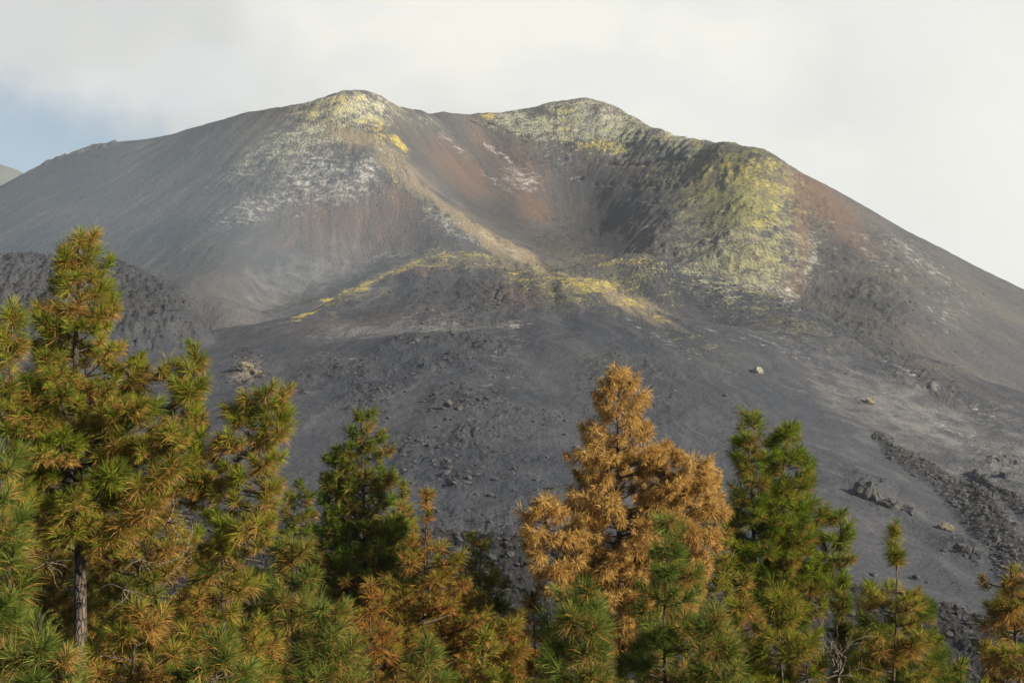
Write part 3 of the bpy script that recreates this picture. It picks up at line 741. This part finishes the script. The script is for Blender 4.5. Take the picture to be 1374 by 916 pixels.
def cone(topx, topy, ext, wl, wr, exty=985, p=.75, wob=.12, seed=0):
    """an outline that widens from its top to half-widths wl / wr over ext pixels"""
    rr_ = random.Random(seed + int(topx * 7 + topy)); out = []
    n = 9
    for i in range(n + 1):
        q = i / n; w = q ** p
        out.append((topy + ext * q, topx - max(8, wl * w * rr_.uniform(1 - wob, 1 + wob)), topx + max(8, wr * w * rr_.uniform(1 - wob, 1 + wob))))
    out.append((max(exty, topy + ext + 1), topx - wl * 1.1, topx + wr * 1.1))
    return out

pines = []
def P(*a, **k): pines.append(pine(*a, **k))

# --- the big pine on the left
P('largest green and rusty pine at the left, with thick bare trunk and horizontal limb', 18.0, GREEN, [
    dict(top=(110, 308), prof=[(308, 100, 122), (325, 78, 150), (350, 74, 155), (362, 84, 140), (378, 58, 165), (400, 68, 160), (420, 45, 178), (445, 48, 180), (470, 42, 185), (500, 35, 222), (530, 22, 262), (570, 16, 282), (620, 14, 292), (660, 20, 290), (690, 30, 260), (705, 45, 200)]),
    dict(top=(262, 460), join=(110, 600), dy=.1, prof=[(460, 250, 275), (485, 235, 286), (520, 215, 285), (560, 200, 280), (600, 190, 275), (650, 180, 275), (672, 190, 260)]),
    dict(top=(352, 520), join=(110, 700), dy=.2, prof=[(520, 340, 372), (535, 300, 392), (560, 285, 398), (600, 275, 395), (640, 268, 382), (680, 262, 372), (715, 270, 365), (735, 285, 350)]),
  ], 104, .29, seed=3, cut=760, dens=1.35,
  limbs=[([(106, 700, 0), (150, 692, -.15), (200, 686, -.25), (235, 670, -.2), (270, 650, 0)], (.075, .035), 0), ([(104, 704, 0), (70, 690, -.1), (35, 672, 0), (5, 660, .2)], (.05, .02), 0),
         ([(108, 735, 0), (128, 738, -.3), (150, 752, -.35)], (.03, .012), 0)],
  dead=[(225, 700, -.6, .5, 9), (165, 790, -1.0, .55, 8), (250, 745, -.9, .5, 8), (60, 755, -.8, .4, 7), (190, 750, -.5, .4, 8)])
P('slender pine at the left edge with a bare thin stem beside the largest pine', 17.0, dict(GREEN, brown=.3), [
    dict(top=(14, 405), prof=[(405, 2, 26), (425, -16, 40), (450, -22, 42), (480, -25, 38), (500, -20, 30), (540, -30, 30), (600, -50, 40), (680, -70, 50)])], 22, .11, seed=4, cut=700)
P('fresh green pine top cut by the left edge, below the slender pine', 14.0, dict(FRESH, brown=.22), [
    dict(top=(0, 598), prof=[(598, -15, 18), (620, -40, 42), (650, -60, 48), (690, -70, 46), (740, -90, 40), (820, -110, 40), (900, -120, 40)])], -10, .2, seed=5)
P('bushy green pine top in the bottom left corner below the bare trunk', 13.0, dict(FRESH, brown=.3), [
    dict(top=(48, 822), prof=cone(48, 822, 90, 95, 85, 1000, .55))], 48, .16, seed=6, cut=1010)
P('golden green pine filling the space right of the bare trunk', 20.5, dict(GREEN, brown=.5), [
    dict(top=(205, 655), prof=cone(205, 655, 230, 125, 120, 1000, .5))], 205, .2, seed=7)
P('orange tinged pine behind the bare trunk, at its left', 21.5, dict(GREEN, brown=.55), [
    dict(top=(60, 660), prof=cone(60, 660, 240, 120, 100, 1000, .55))], 60, .2, seed=8)
P('broad pine with golden tufts under the dead twig tangles', 18.5, dict(GREEN, brown=.48), [
    dict(top=(305, 705), prof=cone(305, 705, 190, 95, 75, 1000, .5))], 305, .2, seed=9)
P('low dark green pine at the bottom edge under the golden pine', 14.5, dict(FRESH, brown=.25), [
    dict(top=(292, 845), prof=cone(292, 845, 100, 80, 85, 1000, .6))], 300, .14, seed=10, cut=1010)
P('rusty pine between the bare trunk and the bottom edge', 15.5, dict(GREEN, brown=.6), [
    dict(top=(180, 800), prof=cone(180, 800, 120, 85, 90, 1000, .6))], 180, .16, seed=11, cut=1010)
# --- middle group
P('light green slender pine with pale thin stem, right of the large left pine', 19.5, dict(FRESH, brown=.3), [
    dict(top=(388, 718), prof=[(718, 380, 398), (745, 362, 418), (775, 358, 432), (810, 352, 440), (860, 345, 450), (985, 335, 460)])], 392, .09, seed=12)
P('light green pine with round tufts in front of the slender one with pale stem', 16.5, dict(FRESH, brown=.28), [
    dict(top=(428, 800), prof=[(800, 415, 445), (825, 392, 475), (860, 378, 487), (900, 372, 490), (985, 360, 500)])], 430, .12, seed=13, cut=1000)
P('dense dark green pine left of the centre with a split top', 29.0, dict(DARK, w=.009, needles=55), [
    dict(top=(487, 552), prof=[(552, 474, 502), (575, 464, 522), (600, 458, 530), (625, 442, 534), (660, 430, 538), (700, 425, 545), (740, 410, 560), (800, 400, 570), (860, 400, 570)]),
    dict(top=(452, 598), join=(487, 700), dy=-.2, prof=[(598, 446, 465), (620, 432, 475), (650, 424, 480), (700, 420, 480), (740, 415, 480)])], 487, .26, seed=14, cut=900, dens=1.3)
P('narrow olive pine top just right of the split dark green pine', 32.0, dict(GREEN, w=.009, needles=55, brown=.35), [
    dict(top=(543, 645), prof=[(645, 538, 549), (670, 520, 556), (700, 505, 562), (760, 495, 575), (850, 480, 590)])], 543, .14, seed=15, cut=900)
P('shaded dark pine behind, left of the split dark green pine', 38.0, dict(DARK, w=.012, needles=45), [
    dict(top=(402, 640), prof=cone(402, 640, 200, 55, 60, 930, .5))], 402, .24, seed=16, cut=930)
P('rusty orange pine with a tuft ball on top of a bare stem', 25.0, dict(RUST, w=.0085, needles=60), [
    dict(top=(571, 658), prof=[(658, 562, 582), (668, 557, 587), (690, 556, 588), (697, 562, 582), (698, 570, 576), (722, 570, 577), (724, 545, 600), (745, 520, 635), (780, 505, 660), (820, 495, 700), (860, 490, 710), (985, 480, 725)])], 576, .13, seed=17, bald=(697, 722))
P('olive green pine with rounded top right of the tuft ball pine', 27.0, dict(GREEN, w=.0085, needles=60, brown=.35), [
    dict(top=(641, 716), prof=[(716, 630, 652), (735, 618, 668), (770, 612, 684), (800, 600, 700), (850, 590, 710), (985, 580, 720)])], 641, .15, seed=18)
P('small bright green pine tip at the bottom edge below the rusty orange pine', 18.0, dict(FRESH, brown=.2), [
    dict(top=(572, 855), prof=[(855, 564, 580), (875, 548, 595), (900, 540, 604), (985, 530, 615)])], 572, .08, seed=19, cut=1000)
P('rust brown pine low down between the olive and dead brown pines', 26.0, dict(RUST, w=.0085, needles=60), [
    dict(top=(716, 792), prof=cone(716, 792, 130, 55, 55, 985, .6))], 716, .14, seed=20)
P('dark rusty pine at the bottom edge left of the tuft ball pine', 23.0, dict(RUST, w=.0085, needles=60, brown=.8), [
    dict(top=(500, 775), prof=cone(500, 775, 130, 55, 60, 985, .6))], 500, .14, seed=21)
# --- the dead brown pine and what stands round it
P('tallest dead pine, all golden brown with drooping needles', 26.0, dict(BROWN, w=.0085, needles=85), [
    dict(top=(833, 494), prof=[(494, 815, 850), (508, 798, 866), (530, 796, 872), (555, 782, 878), (580, 762, 890), (610, 762, 912), (640, 765, 945), (680, 755, 960), (720, 745, 955), (760, 750, 945), (800, 765, 925), (840, 780, 890), (870, 790, 870)]),
    dict(top=(732, 658), join=(828, 780), dy=-1.0, prof=[(658, 726, 742), (672, 706, 760), (700, 697, 775), (730, 700, 785), (760, 715, 790), (790, 725, 790)]),
    dict(top=(938, 610), join=(828, 740), dy=-.4, prof=[(610, 920, 955), (622, 905, 962), (650, 900, 968), (690, 895, 980), (730, 890, 965), (770, 880, 950), (800, 880, 940)]),
    dict(top=(892, 592), join=(828, 700), dy=-.1, prof=[(592, 880, 905), (610, 865, 915), (650, 850, 925), (700, 850, 925)])], 828, .28, seed=22, cut=880,
  limbs=[([(829, 830, 0), (848, 820, -.2), (868, 812, -.4), (885, 806, -.5)], (.06, .03), 0), ([(827, 800, 0), (800, 792, -.3), (775, 775, -.4), (755, 762, -.4)], (.04, .015), 0)],
  dead=[(800, 720, -.5, .4, 5)])
P('young green pine standing in front of the dead brown pine', 19.5, dict(FRESH, brown=.18, nl=.25), [
    dict(top=(895, 695), prof=[(695, 885, 905), (715, 866, 924), (745, 868, 925), (765, 858, 940), (800, 850, 950), (840, 842, 955), (900, 835, 965), (985, 820, 975)])], 898, .12, seed=23, dens=.8)
P('pale green young pine left of the dead pine\'s trunk, at the bottom', 18.0, dict(FRESH, brown=.15, nl=.26), [
    dict(top=(780, 778), prof=[(778, 770, 790), (800, 748, 812), (835, 730, 822), (870, 724, 828), (985, 715, 835)])], 780, .1, seed=24)
P('olive pine behind the right shoulder of the dead brown pine', 29.0, dict(GREEN, w=.009, needles=50, brown=.3), [
    dict(top=(958, 640), prof=[(640, 950, 966), (665, 940, 978), (700, 935, 985), (760, 930, 990), (850, 925, 990)])], 958, .14, seed=25, cut=900)
P('grey green pine at the bottom edge between the young and twin topped pines', 18.5, dict(FRESH, brown=.2, nl=.25), [
    dict(top=(962, 818), prof=cone(962, 818, 90, 55, 50, 985, .6))], 962, .12, seed=26, cut=1000)
# --- right group
P('tall green pine with twin tops right of the dead brown pine', 31.0, dict(DARK, w=.008, needles=80, green=(.065, .115, .014), green2=(.20, .26, .022), brown=.2, nl=.27), [
    dict(top=(1006, 555), prof=[(555, 996, 1018), (570, 984, 1032), (600, 980, 1052), (635, 986, 1062), (660, 978, 1072), (700, 972, 1090), (740, 970, 1105), (775, 972, 1110), (800, 985, 1080), (840, 985, 1080)]),
    dict(top=(1054, 566), join=(1015, 700), dy=.1, prof=[(566, 1042, 1066), (580, 1034, 1078), (615, 1028, 1092), (640, 1024, 1100), (690, 1020, 1110), (740, 1020, 1122), (790, 1020, 1125), (830, 1030, 1110)]),
    dict(top=(1128, 684), join=(1015, 800), dy=0, prof=[(684, 1118, 1139), (698, 1094, 1142), (730, 1078, 1143), (760, 1065, 1141), (790, 1060, 1130)])], 1015, .26, seed=27, cut=860, dens=.95)
P('yellow green pine at the bottom edge below the twin topped pine', 20.0, dict(GREEN, brown=.25, green2=(.2, .22, .02)), [
    dict(top=(1050, 782), prof=cone(1050, 782, 110, 75, 60, 985, .5))], 1050, .16, seed=28, cut=1000)
P('golden pine low down between dead pine and twin topped pine', 21.0, dict(GREEN, brown=.55), [
    dict(top=(1000, 770), prof=cone(1000, 770, 120, 50, 50, 985, .6))], 1000, .14, seed=29)
P('small green pine right of the tangle of bare dead twigs', 23.0, dict(DARK, brown=.15), [
    dict(top=(1128, 772), prof=[(772, 1118, 1138), (790, 1105, 1148), (815, 1108, 1146), (850, 1110, 1150), (985, 1100, 1160)])], 1128, .1, seed=30)
P('thin pine with a small tuft ball on its leader, standing alone at the right', 22.0, dict(GREEN, brown=.35), [
    dict(top=(1197, 702), prof=[(702, 1190, 1204), (715, 1180, 1212), (742, 1178, 1217), (760, 1185, 1210), (765, 1193, 1201), (785, 1192, 1202), (790, 1160, 1230), (820, 1145, 1250), (860, 1130, 1262), (985, 1120, 1275)])], 1199, .11, seed=31, bald=(764, 784))
P('dark green bushy pine at the bottom right behind the thin leader pine', 24.0, dict(DARK, brown=.12), [
    dict(top=(1235, 800), prof=cone(1235, 800, 120, 50, 52, 985, .5))], 1235, .14, seed=32)
P('rusty pine with ragged crown cut by the right edge', 19.0, dict(GREEN, brown=.6), [
    dict(top=(1360, 758), prof=[(758, 1350, 1372), (775, 1335, 1395), (800, 1312, 1420), (815, 1318, 1430), (850, 1325, 1440), (985, 1310, 1460)])], 1362, .16, seed=33)
# --- trees farther back that close the gaps
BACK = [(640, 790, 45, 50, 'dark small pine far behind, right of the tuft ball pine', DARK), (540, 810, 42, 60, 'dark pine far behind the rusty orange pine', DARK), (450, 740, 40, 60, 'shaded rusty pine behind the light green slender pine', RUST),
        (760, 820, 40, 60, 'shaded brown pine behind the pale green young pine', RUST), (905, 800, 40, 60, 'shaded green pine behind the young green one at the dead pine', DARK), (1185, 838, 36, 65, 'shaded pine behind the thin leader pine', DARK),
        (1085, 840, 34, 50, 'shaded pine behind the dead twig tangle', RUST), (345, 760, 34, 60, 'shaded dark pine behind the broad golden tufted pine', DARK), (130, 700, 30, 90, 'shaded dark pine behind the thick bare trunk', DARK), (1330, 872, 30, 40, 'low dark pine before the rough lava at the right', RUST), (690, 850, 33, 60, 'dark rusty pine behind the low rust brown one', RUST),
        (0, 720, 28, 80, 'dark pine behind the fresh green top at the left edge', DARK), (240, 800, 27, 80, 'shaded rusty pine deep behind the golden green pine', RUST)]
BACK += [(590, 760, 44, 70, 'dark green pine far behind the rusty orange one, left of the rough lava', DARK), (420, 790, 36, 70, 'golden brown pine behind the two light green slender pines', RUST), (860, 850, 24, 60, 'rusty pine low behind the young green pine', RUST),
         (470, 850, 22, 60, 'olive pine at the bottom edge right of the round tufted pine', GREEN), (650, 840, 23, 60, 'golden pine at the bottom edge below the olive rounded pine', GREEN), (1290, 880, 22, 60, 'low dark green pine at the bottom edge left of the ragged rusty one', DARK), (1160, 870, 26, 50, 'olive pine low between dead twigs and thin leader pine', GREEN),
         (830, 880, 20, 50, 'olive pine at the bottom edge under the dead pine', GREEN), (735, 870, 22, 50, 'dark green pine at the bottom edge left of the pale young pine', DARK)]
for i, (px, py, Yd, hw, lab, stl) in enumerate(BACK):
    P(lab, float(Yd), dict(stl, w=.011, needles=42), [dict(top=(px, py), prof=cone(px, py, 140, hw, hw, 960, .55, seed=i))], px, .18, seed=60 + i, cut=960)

# ================================================================== ROCKS
def rock_mat(name, c1, c2):
    m, t = material(name)
    bs = t.new('ShaderNodeBsdfPrincipled'); o = t.new('ShaderNodeOutputMaterial'); t.l.new(bs.outputs[0], o.inputs[0])
    c = t.new('ShaderNodeTexCoord').outputs['Object']; n = t.noise(c, 2.2, 6, .7)
    t.l.new(t.mix(t.rng(n, .38, .66), c1, c2), bs.inputs['Base Color']); bs.inputs['Roughness'].default_value = .93
    b = t.new('ShaderNodeBump'); b.inputs['Strength'].default_value = .8; b.inputs['Distance'].default_value = .15; t.l.new(n, b.inputs['Height']); t.l.new(b.outputs[0], bs.inputs['Normal'])
    return m
ROCK_DARK = rock_mat('dark_lava_rock', (.022, .022, .025, 1), (.066, .066, .068, 1))
ROCK_PALE = rock_mat('pale_crusted_rock', (.12, .12, .10, 1), (.34, .34, .28, 1))
ROCK_TAN = rock_mat('tan_crusted_rock', (.06, .055, .042, 1), (.20, .175, .12, 1))
ROCK_BLACK = rock_mat('black_clinker', (.012, .012, .013, 1), (.045, .045, .05, 1))

import bmesh
def ico(sub):
    bm = bmesh.new(); bmesh.ops.create_icosphere(bm, subdivisions=sub, radius=1); 
    v = np.array([q.co[:] for q in bm.verts]); f = np.array([[q.index for q in p.verts] for p in bm.faces]); bm.free(); return v, f
def rock_shape(v, rg, flat=.6):
    v = v * rg.uniform(.7, 1.3, 3)
    for _ in range(14):       # chop with random planes so the faces are broken, not round
        n = norm(rg.normal(size=3)); d = rg.uniform(.45, .85)
        h = v @ n; v = v - np.outer(np.maximum(h - d, 0), n)
    v = v + rg.normal(0, .02, v.shape); v[:, 2] *= flat
    return v
v1, f1 = ico(1); v3, f3 = ico(3)

def scatter(name, w, count, smin, smax, mat, label, cat, seed):
    """loose stones nobody could count: one mesh"""
    rg = np.random.default_rng(seed)
    area = RR * 1.0
    p = (w * area).ravel(); p = p / p.sum()
    ids = rg.choice(len(p), count, p=p)
    xs = X.ravel()[ids] + rg.uniform(-.4, .4, count); ys = Y.ravel()[ids] + rg.uniform(-.4, .4, count); zs = Z.ravel()[ids]
    sz = smin * (smax / smin) ** (rg.random(count) ** 2.2)
    V = []; shapes = [rock_shape(v1, rg) for _ in range(24)]
    for i in range(count):
        a = rg.uniform(0, 6.28); c, s = math.cos(a), math.sin(a)
        v = shapes[i % 24] * sz[i]
        V.append(np.stack([v[:, 0] * c - v[:, 1] * s + xs[i], v[:, 0] * s + v[:, 1] * c + ys[i], v[:, 2] + zs[i] + sz[i] * .12], -1))
    V = np.concatenate(V); Fc = (f1[None] + (np.arange(count) * len(v1))[:, None, None]).reshape(-1, 3)
    me = mesh_np(name, V, Fc.ravel(), np.arange(len(Fc)) * 3, np.full(len(Fc), 3), smooth=False)
    tag(link(name, me, mat), label, cat, kind='stuff')

inview = (np.abs(X) < Y * .48) & (Y > 128)
scatter('loose_stones', rock ** 2 * is2 * np.where(PX > 1080, .3, 1) * inview * (Y < 700) * (Y > 215), 4500, .15, 1.25, ROCK_DARK, 'dark loose stones strewn over the rough patches of the ash slope', 'stones', 1)
scatter('mountain_stones', (rock * 1.0 + .04) * is1 * inview * (Y < 1000), 3600, .2, .85, ROCK_DARK, 'small stones lying on the upper flanks of the volcano', 'stones', 2)
scatter('clinker', lava * inview, 9000, .18, 1.1, ROCK_BLACK, 'black broken clinker covering the lava flow behind the pines', 'lava rubble', 3)
scatter('dome_rubble', (is3 * inview * (Y < 640)), 4500, .25, 1.0, ROCK_BLACK, 'grey rubble on the rough lava mound at the left', 'rubble', 4)
scatter('levee_rubble', (lev * inview), 2600, .25, 1.3, ROCK_DARK, 'dark rubble heaped along the channel on the right slope', 'rubble', 5)
scatter('ash_pebbles', (is2 * inview * (Y > 215) * (Y < 640) * (.25 + sstep(-.1, .5, fbm(X / 30, Y / 30, 3, 133)))), 900, .12, .45, ROCK_DARK, 'sparse pebbles on the smooth ash slope', 'pebbles', 6)

def boulder(label, px, py, wpx, mat, hr=.6, n=1, seed=0, group=None, asp=1.0):
    hit = ground_hit(px, py + wpx * hr * .25)
    if hit is None: print('NO HIT', label); return
    x, y, z = hit; s = wpx / F * y * .5
    rg = np.random.default_rng(seed + 100)
    V = []; Fq = []; off = 0
    for k in range(n):     # an outcrop is a few fused blocks
        v = rock_shape(v3, rg, hr * 1.1)
        dsp = np.array([mnoise.fractal(Vector(q * 2.3 + seed + k * 3), .8, 2, 4) for q in v])
        v = v * (1 + .22 * dsp[:, None])
        if n > 1:
            u = (k / (n - 1) * 2 - 1); v = v * s * .62 * rg.uniform(.8, 1.2) + np.array([u * s * .50, rg.uniform(-.2, .2) * s, -u * s * .28 * asp])
        else: v = v * s
        V.append(v); Fq.append(f3 + off); off += len(v)
    V = np.concatenate(V); Fq = np.concatenate(Fq)
    me = bpy.data.meshes.new('boulder'); me.from_pydata(V.tolist(), [], Fq.tolist())
    o = link('rock_outcrop' if n > 1 else 'boulder', me, mat); o.location = (x, y, z + s * hr * .15)
    tag(o, label, 'rock', group)
G = 'rocks standing out of the ash slope'
boulder('pale cream boulder sitting on the smooth ash slope above the twin topped pine', 1016, 496, 26, ROCK_PALE, .6, 1, 1, G)
boulder('greenish grey block on the slope, farther right than the pale cream boulder', 1166, 537, 20, ROCK_TAN, .7, 1, 2, G)
boulder('long dark jagged outcrop on the slope, left one of the pair above the thin pine', 1166, 658, 44, ROCK_DARK, .9, 4, 3, G)
boulder('dark jagged outcrop trailing downhill from the longer one', 1200, 676, 44, ROCK_DARK, .65, 3, 4, G)
boulder('brownish round boulder standing alone left of the dark channel', 1266, 706, 24, ROCK_TAN, .75, 1, 5, G)
boulder('low broken black outcrop below the brownish round boulder', 1298, 735, 40, ROCK_DARK, .6, 3, 6, G)
boulder('dark knob on the crest of the rocky rib left of the centre', 556, 457, 22, ROCK_DARK, .7, 1, 7, G)
boulder('tan and yellow crusted outcrop beside the largest pine, above the bushy top', 336, 492, 34, ROCK_TAN, .8, 3, 8, G)
boulder('dark craggy block in the middle of the slope, above the rust pine', 608, 542, 30, ROCK_DARK, .6, 2, 9, G)
boulder('small grey boulder left of the dead brown pine top', 735, 568, 12, ROCK_DARK, .8, 1, 10, G)
boulder('flat grey rock near the split dark green pine top', 563, 590, 16, ROCK_DARK, .6, 1, 11, G)
boulder('grey pointed rock near the right edge over the channel', 1348, 636, 18, ROCK_DARK, .9, 1, 12, G)
boulder('low grey boulder just above the lava edge right of the thin leader pine', 1236, 777, 28, ROCK_DARK, .5, 2, 13, G)
boulder('small boulder close to the lava edge left of the thin leader pine', 1172, 770, 18, ROCK_DARK, .5, 1, 14, G)
boulder('small dark rock left of the dead brown pine, low on the slope', 745, 656, 22, ROCK_DARK, .5, 2, 15, G)
boulder('little dark boulder on the slope between pale cream boulder and twin topped pine', 972, 530, 10, ROCK_DARK, .7, 1, 16, G)

# tangle of bare bleached twigs between the twin topped pine and the pines at the right
random.seed(5)
rt = at(1125, 905, 21.5); root = empty('dead_shrub', rt); tag(root, 'bleached tangle of bare dead twigs between the twin topped pine and the right hand pines', 'dead shrub')
for k in range(14):
    tb = Tubes(); p = np.array(rt); d = np.array([random.gauss(0, .5), random.gauss(-.2, .3), random.uniform(.3, 1)]); pts = [p]
    for j in range(9):
        d = d + np.array([random.gauss(0, .4), random.gauss(0, .3), random.gauss(0, .35)]); d /= np.linalg.norm(d); p = p + d * random.uniform(.07, .15); pts.append(p)
        if j in (3, 6):
            dd = d + np.array([random.gauss(0, .8), random.gauss(0, .5), random.gauss(0, .6)]); dd /= np.linalg.norm(dd)
            tb.add([p, p + dd * .12, p + dd * .25 + (0, 0, random.uniform(-.06, .06))], [.006, .005, .003], 4)
    tb.add(pts, [.011 * (1 - j / 12) for j in range(len(pts))], 5)
    tb.build('branch', DEADWOOD, root, np.array(rt))
gzz = ground_z(rt[0], rt[1]); tb = Tubes(); tb.add([(rt[0], rt[1], gzz - .2), (rt[0] + .05, rt[1], (gzz + rt[2]) / 2), rt], [.06, .045, .02], 8); tb.build('trunk', DEADWOOD, root, np.array(rt))
